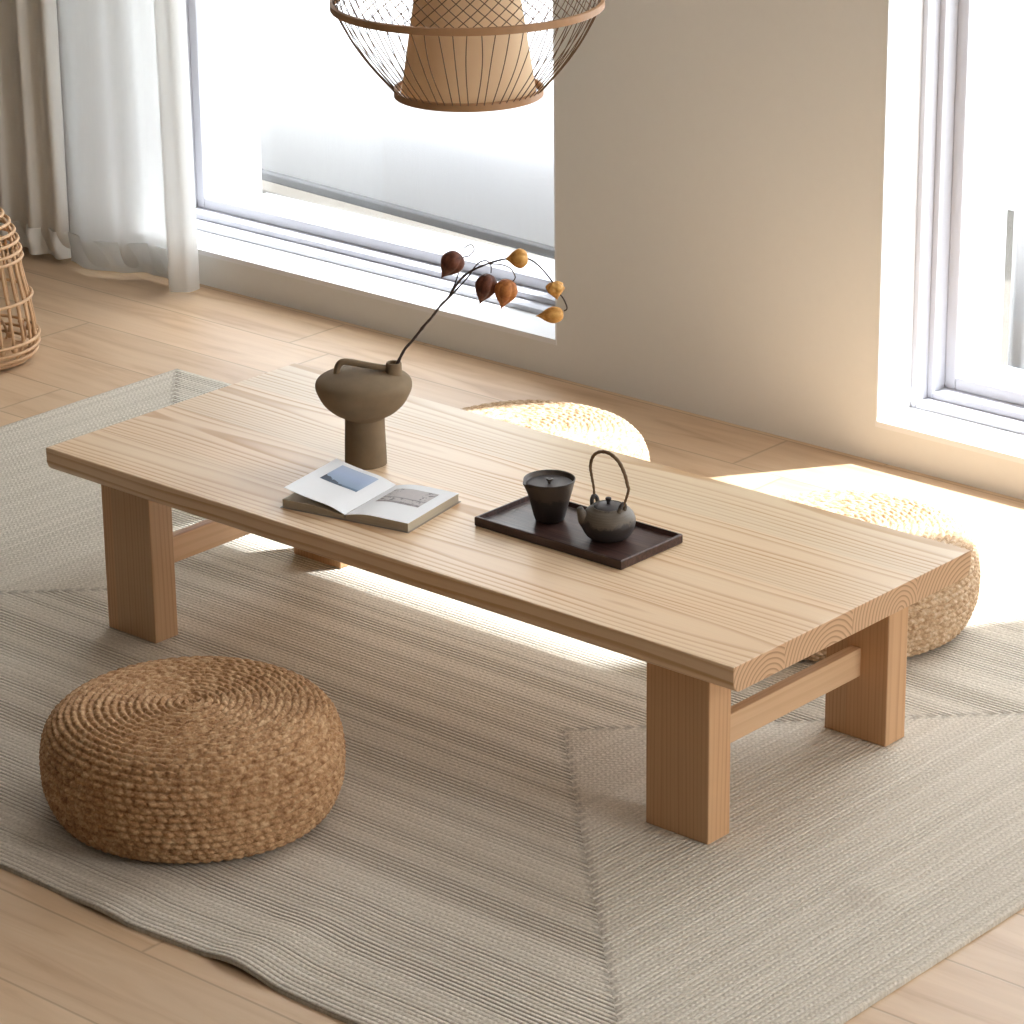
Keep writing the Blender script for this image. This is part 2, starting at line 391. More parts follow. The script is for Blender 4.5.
# white window boards and linings
for k, (a, b) in enumerate((W1, W2), 1):
    bm = bmesh.new(); e = .004
    box(bm, a, b, WY-.001, WO+.02, SILL-.012, SILL)
    box(bm, a, a+e, WY-.0005, WO, SILL, HEAD); box(bm, b-e, b, WY-.0005, WO, SILL, HEAD); box(bm, a, b, WY, WO, HEAD-e, HEAD)
    struct(obj_bm('trim_%d' % k, bm, M['reveal']))
    w = struct(obj_bm('window_%d' % k, (lambda bm: (box(bm, a+.05, b-.05, 1.865, 1.869, SILL+.05, HEAD-.05), bm)[1])(bmesh.new()), M['glass']))
    def fr(x0, x1, z0, z1, y0, y1, t, bm):
        box(bm, x0, x0+t, y0, y1, z0, z1); box(bm, x1-t, x1, y0, y1, z0, z1)
        box(bm, x0+t, x1-t, y0, y1, z0, z0+t); box(bm, x0+t, x1-t, y0, y1, z1-t, z1)
    bm = bmesh.new(); fr(a+e, b-e, SILL, HEAD-e, 1.742, 1.917, .012, bm)
    fr(a+e+.012, b-e-.012, SILL+.012, HEAD-e-.012, 1.782, 1.917, .014, bm)
    obj_bm('window_frame', bm, M['frame'], w, bevel=.002)
    bm = bmesh.new(); fr(a+e+.026, b-e-.026, SILL+.026, HEAD-e-.026, 1.822, 1.897, .026, bm)
    obj_bm('sash', bm, M['frame'], w, bevel=.003)

bm = bmesh.new(); box(bm, W1[0]-.05, W1[1]+.05, WO+.022, WO+.024, .98, HEAD+.06); obj_bm('added_sun_diffuser', bm, M['diffuser_white'], bpy.data.objects['window_1'])  # added out of view: blocks and softens sun through the left window
# terrace outside, with its standing screens and parapet
bm = bmesh.new(); box(bm, -9, 6, WO, 3.50, -.30, -.05); o = obj_bm('terrace', bm, M['terrace']); o['kind'] = 'structure'
bm = bmesh.new(); box(bm, -9, 6, 3.50, 3.65, -.30, 1.0); o = obj_bm('parapet', bm, M['reveal']); o['kind'] = 'structure'

def screen(p0, p1, z0, z1, label):
    t = empty('outdoor_screen', (p0[0], p0[1], -.05), label, 'screen')
    L = math.dist(p0, p1); t.rotation_euler = (0, 0, math.atan2(p1[1]-p0[1], p1[0]-p0[0]))
    zb = z0+.05
    bm = bmesh.new(); nx = 120
    vs = []
    for i in range(nx+1):
        x = L*i/nx; y = .0145+.0006*math.sin(i*.9)+.0008*math.sin(i*.37+1)
        vs += [(x, y, zb+.02), (x, y, z1+.05)]
    fs = [(2*i, 2*i+2, 2*i+3, 2*i+1) for i in range(nx)]
    bm.free(); o = obj_from('fabric', vs, fs, M['blind'], t, smooth=True)
    m = o.modifiers.new('s', 'SOLIDIFY'); m.thickness = .002
    bm = bmesh.new(); box(bm, 0, L, -.012, .012, zb, zb+.024); obj_bm('bottom_bar', bm, M['blindbar'], t, bevel=.004)
    for x in (.02, L-.02):
        bm = bmesh.new(); box(bm, x-.015, x+.015, .018, .048, 0, z1+.05); obj_bm('post', bm, M['frame'], t, bevel=.003)
    return t
screen((-4.75, 2.531), (-1.40, 2.288), -.022, .80, 'light grey fabric screen with dark bottom bar outside the left window')
screen((-1.03, 2.285), (1.1, 2.27), -.03, .80, 'light grey fabric screen standing outside the right window')

# ------------------------------------------------------------------ rug
def make_rug():
    nx, ny = 280, 190; vs, fs, flat = [], [], []
    def wave(x, y):
        # a few soft ripples along the front edge; flat where things stand
        f = max(0.0, 1-(y-RY0)/.42)**1.6
        r = .010*math.sin((x+.42)*21)*math.exp(-((x+.45)/.22)**2) + .004*math.sin(x*9+1)*math.exp(-((x+1.5)/.5)**2)
        w = max(0, r)*f
        g = .006*math.exp(-(((x-.20)/.05)**2+((y-.08)/.035)**2))
        return w+g
    def edge(x): return .006*math.sin((x+.5)*14)*math.exp(-((x+.45)/.3)**2)
    T = .0075
    idx = {}
    for j in range(ny+1):
        for i in range(nx+1):
            x = RX0+(RX1-RX0)*i/nx; y = RY0+(RY1-RY0)*j/ny
            ed = min(x-RX0, RX1-x, y-RY0, RY1-y)
            z = -max(0, .006-ed)*.45
            yy = y+edge(x)*max(0, 1-(y-RY0)/.3)
            vs.append((x, yy, z+wave(x, y))); flat.append((x, y, 0))
            if i < nx and j < ny:
                a = j*(nx+1)+i; fs.append((a, a+1, a+nx+2, a+nx+1))
    n0 = len(vs)
    per = [j for j in range(nx+1)] + [(nx+1)*j+nx for j in range(1, ny+1)] + [(nx+1)*ny+i for i in range(nx-1, -1, -1)] + [(nx+1)*j for j in range(ny-1, 0, -1)]
    for k in per: vs.append((vs[k][0], vs[k][1], vs[k][2]-T+.0022)); flat.append(flat[k])
    m = len(per)
    for q in range(m): fs.append((per[q], n0+q, n0+(q+1)%m, per[(q+1)%m]))
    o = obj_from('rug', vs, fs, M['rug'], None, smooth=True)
    at = o.data.attributes.new('flat', 'FLOAT_VECTOR', 'POINT'); at.data.foreach_set('vector', np.array(flat, dtype=np.float32).ravel())
    return tag(o, 'large greige braided rectangular rug under the low wooden table', 'rug')
make_rug()

# ------------------------------------------------------------------ table
TL, TW, TH = 1.503, .6107, .33
table = empty('low_table', (0, 0, 0), 'long low pine table with thick top on four block legs', 'table')
prof = [(0.0015,TH),(0,TH-.0015),(0,.3035),(.0015,.2985),(.0045,.2935),(.009,.2895),(.0145,.2875)]
prof = prof + [(TW-a, b) for a, b in prof[::-1]]
bm = bmesh.new(); A = [bm.verts.new((0,y,z)) for y, z in prof]; B = [bm.verts.new((-TL,y,z)) for y, z in prof]
bm.faces.new(A); bm.faces.new(B[::-1])
for i in range(len(prof)): j = (i+1)%len(prof); bm.faces.new((A[i],B[i],B[j],A[j]))
top = obj_bm('tabletop', bm, M['wood_top'], table, bevel=.0012)
lx, lw, ly, lwy = .0817, .1215, .0486, .0534
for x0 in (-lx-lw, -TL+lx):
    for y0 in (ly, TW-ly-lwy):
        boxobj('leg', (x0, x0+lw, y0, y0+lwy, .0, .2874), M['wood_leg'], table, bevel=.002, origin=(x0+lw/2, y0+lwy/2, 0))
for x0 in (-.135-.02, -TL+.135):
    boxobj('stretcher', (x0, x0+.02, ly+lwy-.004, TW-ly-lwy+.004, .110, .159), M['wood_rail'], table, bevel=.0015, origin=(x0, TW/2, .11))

# ------------------------------------------------------------------ poufs
def pouf_mesh(name, mat):
    pts = [(0,.181),(.10,.180),(.170,.176),(.203,.166),(.224,.146),(.233,.118),(.2355,.085),(.232,.050),(.220,.020),(.203,.005),(.17,.001),(.10,.001)]
    P = np.array([(p.x, p.y) for p in catmull([(a,b,0) for a,b in pts], 30)])
    seg = np.sqrt((np.diff(P, axis=0)**2).sum(1)); S = np.concatenate([[0], np.cumsum(seg)])
    pitch = .0122; NT_, NS = 960, int(S[-1]/pitch*7)
    th = np.linspace(0, 2*PI, NT_, endpoint=False)[None, :]
    s = np.linspace(.002, S[-1], NS)[:, None]
    R = np.interp(s, S, P[:,0]); Z = np.interp(s, S, P[:,1])
    dr = np.gradient(R[:,0], s[:,0])[:,None]; dz = np.gradient(Z[:,0], s[:,0])[:,None]
    ln = np.sqrt(dr**2+dz**2); nr, nz = -dz/ln, dr/ln
    t = s/pitch - th/(2*PI); row = np.floor(t); f = t-row
    cnt = np.round(2*PI*np.interp((row+.5)*pitch, S, P[:,0])/.0185)
    bumpv = np.sqrt(np.clip(np.sin(PI*f), 0, 1))
    v = (f-.5)*2
    wob = .18*np.sin(th*7+row*2.1)
    ph = cnt*th/(2*PI) + row*.37 + wob
    # plait: two slanting rows of strands meeting in a V
    st = np.abs(np.sin(PI*(ph+np.abs(v)*.55)))
    rel = bumpv*(.42+.58*np.sqrt(st))
    h = (rel-.85)*.0075
    rng = np.sin(row*12.9898)*43758.5453; rng = rng-np.floor(rng)
    h = h+(rng-.5)*.0012
    RR = R+h*nr; ZZ = Z+h*nz; ZZ = np.maximum(ZZ, 0.0)
    lump = 1+.006*np.sin(2*th+.4)+.004*np.sin(3*th+2)
    X = RR*np.cos(th)*lump; Y = RR*np.sin(th)*lump; ZZ = ZZ*np.ones_like(th)
    V = np.stack([X, Y, ZZ], -1).reshape(-1, 3)
    i = np.arange(NS-1)[:,None]*NT_; j = np.arange(NT_)[None,:]; j2 = (j+1)%NT_
    F = np.stack([i+j, i+NT_+j, i+NT_+j2, i+j2], -1).reshape(-1, 4)
    me = bpy.data.meshes.new(name)
    me.vertices.add(len(V)); me.vertices.foreach_set('co', V.ravel().astype(np.float32))
    me.loops.add(F.size); me.loops.foreach_set('vertex_index', F.ravel().astype(np.int32))
    me.polygons.add(len(F)); me.polygons.foreach_set('loop_start', np.arange(0, F.size, 4, dtype=np.int32))
    me.update(calc_edges=True); me.validate(); me.polygons.foreach_set('use_smooth', [True]*len(F))
    me.materials.append(mat); return me
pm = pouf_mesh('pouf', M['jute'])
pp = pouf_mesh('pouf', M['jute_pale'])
G = 'round jute poufs around the table'
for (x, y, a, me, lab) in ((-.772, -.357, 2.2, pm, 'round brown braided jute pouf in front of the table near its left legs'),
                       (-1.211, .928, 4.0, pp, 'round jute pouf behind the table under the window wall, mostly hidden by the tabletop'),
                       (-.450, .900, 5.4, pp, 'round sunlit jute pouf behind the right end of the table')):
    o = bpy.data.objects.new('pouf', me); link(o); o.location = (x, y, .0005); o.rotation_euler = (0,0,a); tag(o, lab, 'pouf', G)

# ------------------------------------------------------------------ tray
tray = empty('tray', (-.5225, .267, TH), 'dark walnut rectangular serving tray holding the teapot and lidded cup', 'tray')
tx, ty = .1535, .0765
bm = bmesh.new(); box(bm, -tx+.006, tx-.006, -ty+.006, ty-.006, .0, .009); obj_bm('tray_base', bm, M['tray'], tray)
bm = bmesh.new()
R0 = [(-tx,-ty),(tx,-ty),(tx,ty),(-tx,ty)]
def rr(s, z): return [bm.verts.new((x-math.copysign(s,x), y-math.copysign(s,y), z)) for x, y in R0]
rows = [rr(.0015,.0),rr(0,.002),rr(0,.0145),rr(.0015,.016),rr(.004,.016),rr(.006,.009),rr(.006,0)]
for A, B in zip(rows, rows[1:]+rows[:1]):
    for i in range(4): bm.faces.new((A[i],A[(i+1)%4],B[(i+1)%4],B[i]))
obj_bm('tray_rim', bm, M['tray'], tray)
TZ = TH+.009

# lidded pouring cup
cup = empty('lidded_cup', (-.586, .272, TZ), 'dark clay flared cup with a flat lid and pouring lip on the tray', 'cup')
sa = math.atan2(-.66-.35, -.75+.30)   # lip points to the left front
def lip(r, z, a):
    d = math.atan2(math.sin(a-sa), math.cos(a-sa)); g = math.exp(-(d/.20)**2)*max(0, (z-.045)/.03)
    return r+.0055*g, z-.003*g
prof = smoothprof([(.0,.0),(.018,.0),(.0225,.001),(.0245,.004),(.0285,.018),(.0330,.036),(.0375,.053),(.0408,.066),(.0420,.0695),(.0408,.0708),(.0390,.0680)], 4) + [(.037,.060),(.0,.058)]
bm = bmesh.new(); lathe(bm, prof, 72, fn=lip); o = obj_bm('cup_body', bm, M['cup'], cup, smooth=True)
bm = bmesh.new(); lathe(bm, smoothprof([(.0,.0625),(.030,.063),(.0360,.0635),(.0378,.0615),(.0370,.0595)], 4)+[(0,.0585)], 56); obj_bm('lid', bm, M['clay_dark'], cup, smooth=True)
bm = bmesh.new(); lathe(bm, smoothprof([(.0024,.061),(.0026,.065),(.0055,.0685),(.0052,.0710),(.0,.0700)], 4), 24); obj_bm('lid_knob', bm, M['cup'], cup, smooth=True)

# teapot
pot = empty('teapot', (-.459, .2675, TZ), 'small round clay teapot with tall arched rattan handle on the tray', 'teapot')
prof = smoothprof([(.0,.0),(.018,.0),(.026,.0015),(.0365,.010),(.0435,.025),(.0430,.037),(.036,.0475),(.0285,.0535),(.0262,.0555),(.0245,.0555),(.024,.053)], 5)+[(.0,.050)]
bm = bmesh.new(); lathe(bm, prof, 64, fn=lambda r, z, a: (r*(1+.012*math.sin(3*a+z*90)), z)); obj_bm('pot_body', bm, M['pot'], pot, smooth=True)
bm = bmesh.new(); lathe(bm, smoothprof([(.0,.0592),(.014,.0583),(.0215,.0562),(.0236,.0540),(.0225,.0525)], 4)+[(0,.0515)], 48); obj_bm('lid', bm, M['clay_dark'], pot, smooth=True)
bm = bmesh.new(); lathe(bm, smoothprof([(.003,.057),(.0028,.062),(.0045,.0655),(.0044,.069),(.0,.0705)], 4), 24); obj_bm('lid_knob', bm, M['pot'], pot, smooth=True)
sd = Vector((-.60, -.80, 0))
bm = bmesh.new(); pts = catmull([sd*.030+Vector((0,0,.026)), sd*.039+Vector((0,0,.034)), sd*.0435+Vector((0,0,.046)), sd*.047+Vector((0,0,.056))], 5)
tube(bm, pts, [.0145-.0095*(i/(len(pts)-1))**.7 for i in range(len(pts))], 16); obj_bm('spout', bm, M['pot'], pot, smooth=True)
for s in (-1, 1):
    bm = bmesh.new(); tube(bm, catmull([(s*.027-.0, -.007, .050), (s*.029, -.006, .060), (s*.030, 0, .0655), (s*.029, .006, .060), (s*.027, .007, .050)], 4), .0034, 10); obj_bm('lug', bm, M['pot'], pot, smooth=True)
bm = bmesh.new()
hp = catmull([(-.029,0,.060),(-.031,.001,.078),(-.0365,.002,.098),(-.0385,.002,.113),(-.032,.001,.131),(-.017,0,.142),(.003,0,.1435),(.021,0,.134),(.0335,0,.116),(.0395,0,.098),(.0415,0,.094),(.040,0,.086),(.035,0,.072),(.0295,0,.060)], 6)
tube(bm, hp, [.0017+.0012*math.sin(PI*i/(len(hp)-1))+.0003*math.sin(i*2.2) for i in range(len(hp))], 10); obj_bm('handle', bm, M['rattan_handle'], pot, smooth=True)

# ------------------------------------------------------------------ vase and dried branch
vase = empty('vase', (-1.0195, .296, TH), 'grey brown stoneware vase with bulging body on a cylinder foot', 'vase')
CR = Vector((.7506, .6607, 0)); 
prof = smoothprof([(.0,.0),(.030,.0),(.0350,.0008),(.0355,.005),(.0350,.040),(.0342,.078),(.037,.0855),(.054,.0955),(.069,.110),(.0785,.128),(.0815,.140),(.0780,.150),(.064,.1575),(.042,.1625),(.02,.1645),(.0,.165)], 5)
bm = bmesh.new(); lathe(bm, prof, 72, fn=lambda r, z, a: (r*(1+.008*math.sin(2*a+z*40)+.004*math.sin(5*a)), z)); obj_bm('vase_body', bm, M['vase'], vase, smooth=True)
sp = CR*.0515
bm = bmesh.new(); lathe(bm, smoothprof([(.0165,.145),(.0148,.157),(.0134,.168),(.0134,.176),(.0122,.1795),(.0102,.178),(.0096,.170)], 4)+[(.0096,.158),(0,.158)], 32, loc=(sp.x, sp.y, 0)); obj_bm('vase_spout', bm, M['vase'], vase, smooth=True)
def cr(d, z): v = CR*d; return (v.x, v.y, z)
bm = bmesh.new(); hp = catmull([cr(.044,.168),cr(.026,.171),cr(-.002,.1765),cr(-.024,.181),cr(-.0370,.180),cr(-.0430,.172),cr(-.0455,.160),cr(-.047,.148)], 6)
tube(bm, hp, [.0058]*len(hp), 12); obj_bm('vase_handle', bm, M['vase'], vase, smooth=True)

MAIN = [[-0.981,0.3301,0.4940],[-0.9756,0.3349,0.5099],[-0.9685,0.3452,0.5317],[-0.9602,0.3566,0.5464],[-0.9474,0.3706,0.5702],[-0.9385,0.3812,0.5852],[-0.9282,0.393,0.6054],[-0.9179,0.3995,0.6181],[-0.9076,0.406,0.6377],[-0.8934,0.4132,0.6578],[-0.8768,0.4226,0.6709],[-0.8591,0.433,0.6805],[-0.8416,0.4459,0.6877],[-0.829,0.4543,0.6907]]
FAR = [[-0.829,0.4543,0.6907],[-0.815,.467,.6925],[-0.8017,0.4786,0.6876],[-0.7906,0.4885,0.6753],[-0.7807,0.4972,0.6596],[-0.7746,0.5027,0.6474],[-0.7709,0.506,0.6351],[-0.7623,0.5136,0.6211],[-0.7573,0.518,0.6036],[-0.7611,0.5147,0.5984]]
BR1 = [[-0.9179,0.3995,0.6181],[-0.9115,0.4078,0.6383],[-0.9076,0.414,0.6567],[-0.9062,0.4152,0.6689],[-.9000,.4210,.688]]
LOOP = [[-.9000,.4210,.688],[-0.8930,0.4270,0.6900],[-0.8871,0.4322,0.6997],[-0.8895,0.4301,0.7084],[-0.8958,0.4245,0.7068],[-0.9021,0.4189,0.6990]]
BR2 = [[-0.918,0.3994,0.6163],[-0.9025,0.4078,0.6365],[-0.8871,0.4162,0.6566],[-0.8781,0.4215,0.6727],[-0.8705,0.4282,0.6829],[-0.8618,0.436,0.6845],[-0.8569,0.4403,0.6758],[-0.857,0.4402,0.6636]]
BR3 = [[-0.8591,0.433,0.6805],[-0.8416,0.4458,0.6800],[-0.8266,0.4538,0.6748],[-0.8192,0.4577,0.6615],[-0.8205,0.4566,0.6546],[-0.8243,0.4532,0.6494]]
bo = Vector(MAIN[0])
br = empty('dried_branch', bo, 'dark dried twig with six papery lantern husks standing in the vase', 'branch')
def L(pts): return [Vector(p)-bo for p in pts]
bm = bmesh.new(); q = catmull(L(MAIN), 5); n_ = len(q)
tube(bm, q, [.0026-.0010*i/n_+.0005*(1 if i % 13 == 6 else 0)+.0002*math.sin(i*1.7) for i in range(n_)], 8)
obj_bm('stem', bm, M['branch'], br, smooth=True)
for nm, pts, r0, r1, mt in (('side_stem', BR1, .0014, .0009, 'branch'), ('side_stem', BR2, .0015, .0010, 'branch'), ('side_stem', FAR, .0016, .0012, 'branch'), ('stalk', BR3, .0012, .0009, 'twig'), ('stalk', LOOP, .0011, .0009, 'twig')):
    bm = bmesh.new(); q = catmull(L(pts), 6); tube(bm, q, [r0+(r1-r0)*i/len(q) for i in range(len(q))], 7); obj_bm(nm, bm, M[mt], br, smooth=True)
def husk(c, tip, r, ln, mat, crumple=0.0, seed=0, label=None):
    c = Vector(c); d = (Vector(tip)-c).normalized(); rnd = random.Random(seed)
    prof = [(.0,-.42),(.22,-.44),(.62,-.37),(.93,-.18),(1.0,.04),(.86,.26),(.60,.45),(.33,.60),(.13,.74),(.0,.88)]
    prof = smoothprof(prof, 4); k = [rnd.uniform(-1,1) for _ in range(12)]
    def fn(a_, z_, a):
        rib = .80+.20*abs(math.cos(2.5*a))**.6 + crumple*(.5*math.sin(3*a+k[0]*5+z_*9)+.5*math.sin(7*a+z_*15+k[1]*4))
        return a_*r*rib*(1+.05*k[2]*math.sin(a+k[3])), z_*ln+crumple*.004*math.sin(5*a)
    bm = bmesh.new(); lathe(bm, prof, 40, fn=fn)
    rot = d.to_track_quat('Z', 'Y').to_matrix().to_4x4(); bmesh.ops.transform(bm, matrix=rot, verts=bm.verts)
    o = obj_bm('husk', bm, mat, br, smooth=True, loc=c-bo)
    if label: o['label'] = label
    for j in range(5):      # raised veins down the seams
        a = (j+.0)*2*PI/5+PI; 
    return o
husk([-0.9136,.4087,.6795], [-0.9277,.3962,.6536], .0205, .040, M['husk_dark'], .015, 1, 'dark maroon husk')
husk([-0.8635,.4345,.6430], [-0.8713,.4275,.6117], .0190, .042, M['husk_dark'], .015, 2, 'dark maroon husk')
husk([-0.8306,.4476,.6375], [-0.8358,.443,.6097], .0200, .040, M['husk_rust'], .012, 3, 'rust orange husk')
husk([-0.8154,.4665,.6913], [-0.83,.4540,.6900], .0170, .030, M['husk_gold'], .02, 4, 'golden husk')
husk([-0.7721,.5049,.6386], [-0.7697,.507,.6200], .0155, .024, M['husk_gold'], .10, 5, 'crumpled golden husk')
husk([-0.7736,.5035,.5925], [-0.7924,.4869,.5905], .0145, .036, M['husk_gold'], .012, 6, 'golden husk')

# ------------------------------------------------------------------ open book
def mat_print(name, kind):
    n = NT(name); uv = n.n('ShaderNodeTexCoord').outputs['UV']; u, v, _ = n.sep(uv)
    if kind == 'sea':
        c = n.ramp(v, [(0, (.26,.36,.52)), (.2, (.36,.46,.62)), (.6, (.45,.55,.74)), (1, (.52,.60,.76))])
        g = n.noise(n.comb(n.math('MULTIPLY', u, 5), n.math('MULTIPLY', v, 7), 0), 2.0, 4)
        edge = n.math('ADD', n.math('SUBTRACT', .30, n.math('MULTIPLY', u, .42)), n.math('MULTIPLY', n.math('SUBTRACT', g, .5), .35))
        dark = n.math('GREATER_THAN', edge, v)
        c = n.mix(n.math('MULTIPLY', dark, .85), c, (.07,.08,.10))
        low = n.math('LESS_THAN', v, .10); c = n.mix(n.math('MULTIPLY', low, .5), c, (.12,.16,.22))
    else:
        g = n.noise(n.comb(n.math('MULTIPLY', u, 6), n.math('MULTIPLY', v, 5), 0), 1.6, 3)
        c = n.mix(g, (.50,.47,.47), (.62,.56,.54))
        blk = n.math('GREATER_THAN', n.noise(n.comb(n.math('MULTIPLY', u, 9), n.math('MULTIPLY', v, 6), 3.0), 1.3, 3, .7), .56)
        fr = n.math('GREATER_THAN', n.math('ABSOLUTE', n.math('SUBTRACT', u, .47)), .27)
        lo = n.math('LESS_THAN', v, .34)
        c = n.mix(n.math('MULTIPLY', n.math('MULTIPLY', blk, n.math('MAXIMUM', fr, lo)), .75), c, (.12,.10,.11))
        ln = n.math('LESS_THAN', n.math('ABSOLUTE', n.math('SUBTRACT', v, .36)), .03); c = n.mix(n.math('MULTIPLY', ln, .55), c, (.16,.14,.15))
        c = n.mix(n.math('MULTIPLY', n.math('LESS_THAN', v, .12), .6), c, (.20,.17,.17))
    return n.fin(c, .6, None, .3)
M['sea'] = mat_print('printed_sea_photograph', 'sea'); M['hall'] = mat_print('printed_building_photograph', 'hall')
book = empty('open_book', (-.857, .076, TH+.0003), 'open paperback photo book lying on the table before the vase', 'book', rz=math.radians(11.3))
BW, BH = .121, .158
def slab(name, f_top, f_bot, x0, x1, y0, y1, mat, n=24, parent=book):
    bm = bmesh.new(); rows = []
    for i in range(n+1):
        x = x0+(x1-x0)*i/n; zt, zb = f_top(x), f_bot(x)
        rows.append([bm.verts.new(p) for p in ((x,y0,zb),(x,y0,zt),(x,y1,zt),(x,y1,zb))])
    for A, B in zip(rows, rows[1:]):
        for k in range(4): bm.faces.new((A[k],B[k],B[(k+1)%4],A[(k+1)%4]))
    bm.faces.new(rows[0]); bm.faces.new(rows[-1][::-1])
    o = obj_bm(name, bm, mat, parent); shade_auto(o, 30); return o
def rtop(x): u = x/BW; return .0085+.0090*math.sin(min(u*2.2, 1)*PI/2)-.0020*u if u > 0 else .0085
def ltop(x): u = -x/BW; return .0055+.0085*math.sin(min(u*1.6, 1)*PI/2)
def lift(x): u = -x/BW; return .0090+.009*math.sin(min(u*3, 1)*PI/2)*(1-u*.3)+.0215*u**1.5
slab('cover', lambda x: .0009, lambda x: 0.0, -BW-.003, BW+.003, -.003, BH+.003, M['cover'])
slab('page_block', lambda x: rtop(x)-.0006, lambda x: .0009, .0008, BW, 0, BH, M['edge'])
slab('page_block', lambda x: ltop(x), lambda x: .0009, -BW, -.0008, 0, BH, M['edge'])
slab('open_page', lambda x: rtop(x), lambda x: rtop(x)-.0006, .0004, BW+.0003, -.0002, BH+.0002, M['paper'])
slab('open_page', lift, lambda x: lift(x)-.0007, -BW+.004, -.0003, -.0002, BH+.0002, M['paper'])
def printed(x0, x1, y0, y1, f, mat, n=16):
    vs = []; fs = []
    for i in range(n+1):
        x = x0+(x1-x0)*i/n
        vs += [(x, y0, f(x)+.0002), (x, y1, f(x)+.0002)]
    for i in range(n): fs.append((2*i, 2*i+2, 2*i+3, 2*i+1))
    o = obj_from('printed_photo', vs, fs, mat, book, smooth=True); uvl = o.data.uv_layers.new(name='UVMap')
    for p in o.data.polygons:
        for li in p.loop_indices:
            v = o.data.vertices[o.data.loops[li].vertex_index].co; uvl.data[li].uv = ((v.x-x0)/(x1-x0), (v.y-y0)/(y1-y0))
    return o
printed(-.097, -.026, .076, .146, lift, M['sea'])['label'] = 'blue sea photograph'
printed(.016, .098, .068, .136, rtop, M['hall'])['label'] = 'grey building photograph'

# ------------------------------------------------------------------ pendant lamp
lamp = empty('pendant_lamp', (-.773, .300, .990), 'woven bamboo cage pendant lamp hanging over the table', 'pendant lamp')
RL, RB, ZL, ZB, ZT, RT = .114, .2110, .021, .161, .36, .10
bm = bmesh.new(); band(bm, RL, ZL-.006, ZL+.008, .005); obj_bm('lower_hoop', bm, M['bamboo'], lamp)
bm = bmesh.new(); band(bm, RB, ZB-.005, ZB+.008, .005, 128); obj_bm('middle_hoop', bm, M['bamboo'], lamp)
bm = bmesh.new(); band(bm, RT, ZT-.006, ZT+.008, .005); obj_bm('upper_hoop', bm, M['bamboo'], lamp)
def rz_low(t): return RL+(RB-RL)*(t+.10*math.sin(PI*t)), ZL+(ZB-ZL)*t
def rz_up(t): return RT+(RB-RT)*math.sin((1-t)*PI/2)**.9, ZB+(ZT-ZB)*t
bm = bmesh.new(); N = 60
for k in range(N):
    for s in (-1, 1):
        if s < 0: continue
        a0 = 2*PI*k/N
        pts = []
        for i in range(11):
            t = i/10; r, z = rz_low(t); a = a0+.02*math.sin(PI*t)*math.sin(k*2.4); pts.append((r*math.cos(a), r*math.sin(a), z))
        tube(bm, pts, .00085, 5)
obj_bm('lower_cage', bm, M['bamboo_dark'], lamp, smooth=True)
bm = bmesh.new()
for k in range(N):
    for s in (-1, 1):
        a0 = 2*PI*k/N+(0 if s > 0 else PI/N)+s*.0
        pts = []
        for i in range(15):
            t = i/14; r, z = rz_up(t); a = a0+s*1.1*t; pts.append((r*math.cos(a), r*math.sin(a), z))
        tube(bm, pts, .00085, 5)
obj_bm('upper_cage', bm, M['bamboo_dark'], lamp, smooth=True)
bm = bmesh.new(); lathe(bm, [(.107,.021),(.1010,.06),(.0920,.12),(.0810,.19),(.064,.27),(.054,.34),(.052,.34),(.062,.27),(.0790,.19),(.0900,.12),(.099,.06),(.105,.021),(.107,.021)], 96); o = obj_bm('lamp_shade', bm, M['shade'], lamp, smooth=True)
bm = bmesh.new(); ring(bm, 0, 0, .34, .054, .002, 48)
for k in range(3):
    a = 2*PI*k/3; tube(bm, [(.10*math.cos(a), .10*math.sin(a), ZT), (.0, .0, ZT+.012)], .0015, 6)
    tube(bm, [(.054*math.cos(a), .054*math.sin(a), .34), (.012*math.cos(a), .012*math.sin(a), ZT)], .0012, 6)
obj_bm('spider', bm, M['bamboo_dark'], lamp)
bm = bmesh.new(); lathe(bm, [(.0,.30),(.018,.30),(.020,.34),(.018,.376),(0,.378)], 24); obj_bm('lamp_holder', bm, M['bamboo_dark'], lamp, smooth=True)
bm = bmesh.new(); tube(bm, [(0,0,.376),(0,0,CEIL-.990-.02)], .003, 8); obj_bm('cord', bm, M['bamboo_dark'], lamp)
bm = bmesh.new(); lathe(bm, [(0,CEIL-.990-.03),(.05,CEIL-.990-.028),(.055,CEIL-.990),(0,CEIL-.990)], 32); obj_bm('ceiling_rose', bm, M['reveal'], lamp)

# ------------------------------------------------------------------ rattan lantern at the left edge
lan = empty('rattan_lantern', (-2.818, .914, FZ), 'rattan cane lantern with domed top standing at the left edge of the photo', 'lantern')
lp = smoothprof([(.118,.006),(.136,.020),(.143,.045),(.1425,.080),(.138,.112),(.133,.145),(.124,.190),(.117,.232),(.112,.264),(.101,.296),(.083,.326),(.055,.350),(.02,.362)], 8)
def lr(z):
    for (r0, z0), (r1, z1) in zip(lp, lp[1:]):
        if z0 <= z <= z1 and z1 > z0: return r0+(r1-r0)*(z-z0)/(z1-z0)
    return lp[-1][0] if z > .3 else lp[0][0]
for z in (.008,.022,.038,.056,.145,.232,.248,.270,.290,.310,.328,.344,.356):
    bm = bmesh.new(); ring(bm, 0, 0, z, lr(z)+.002, .0038, 64, 8); obj_bm('hoop', bm, M['rattan'], lan, smooth=True)
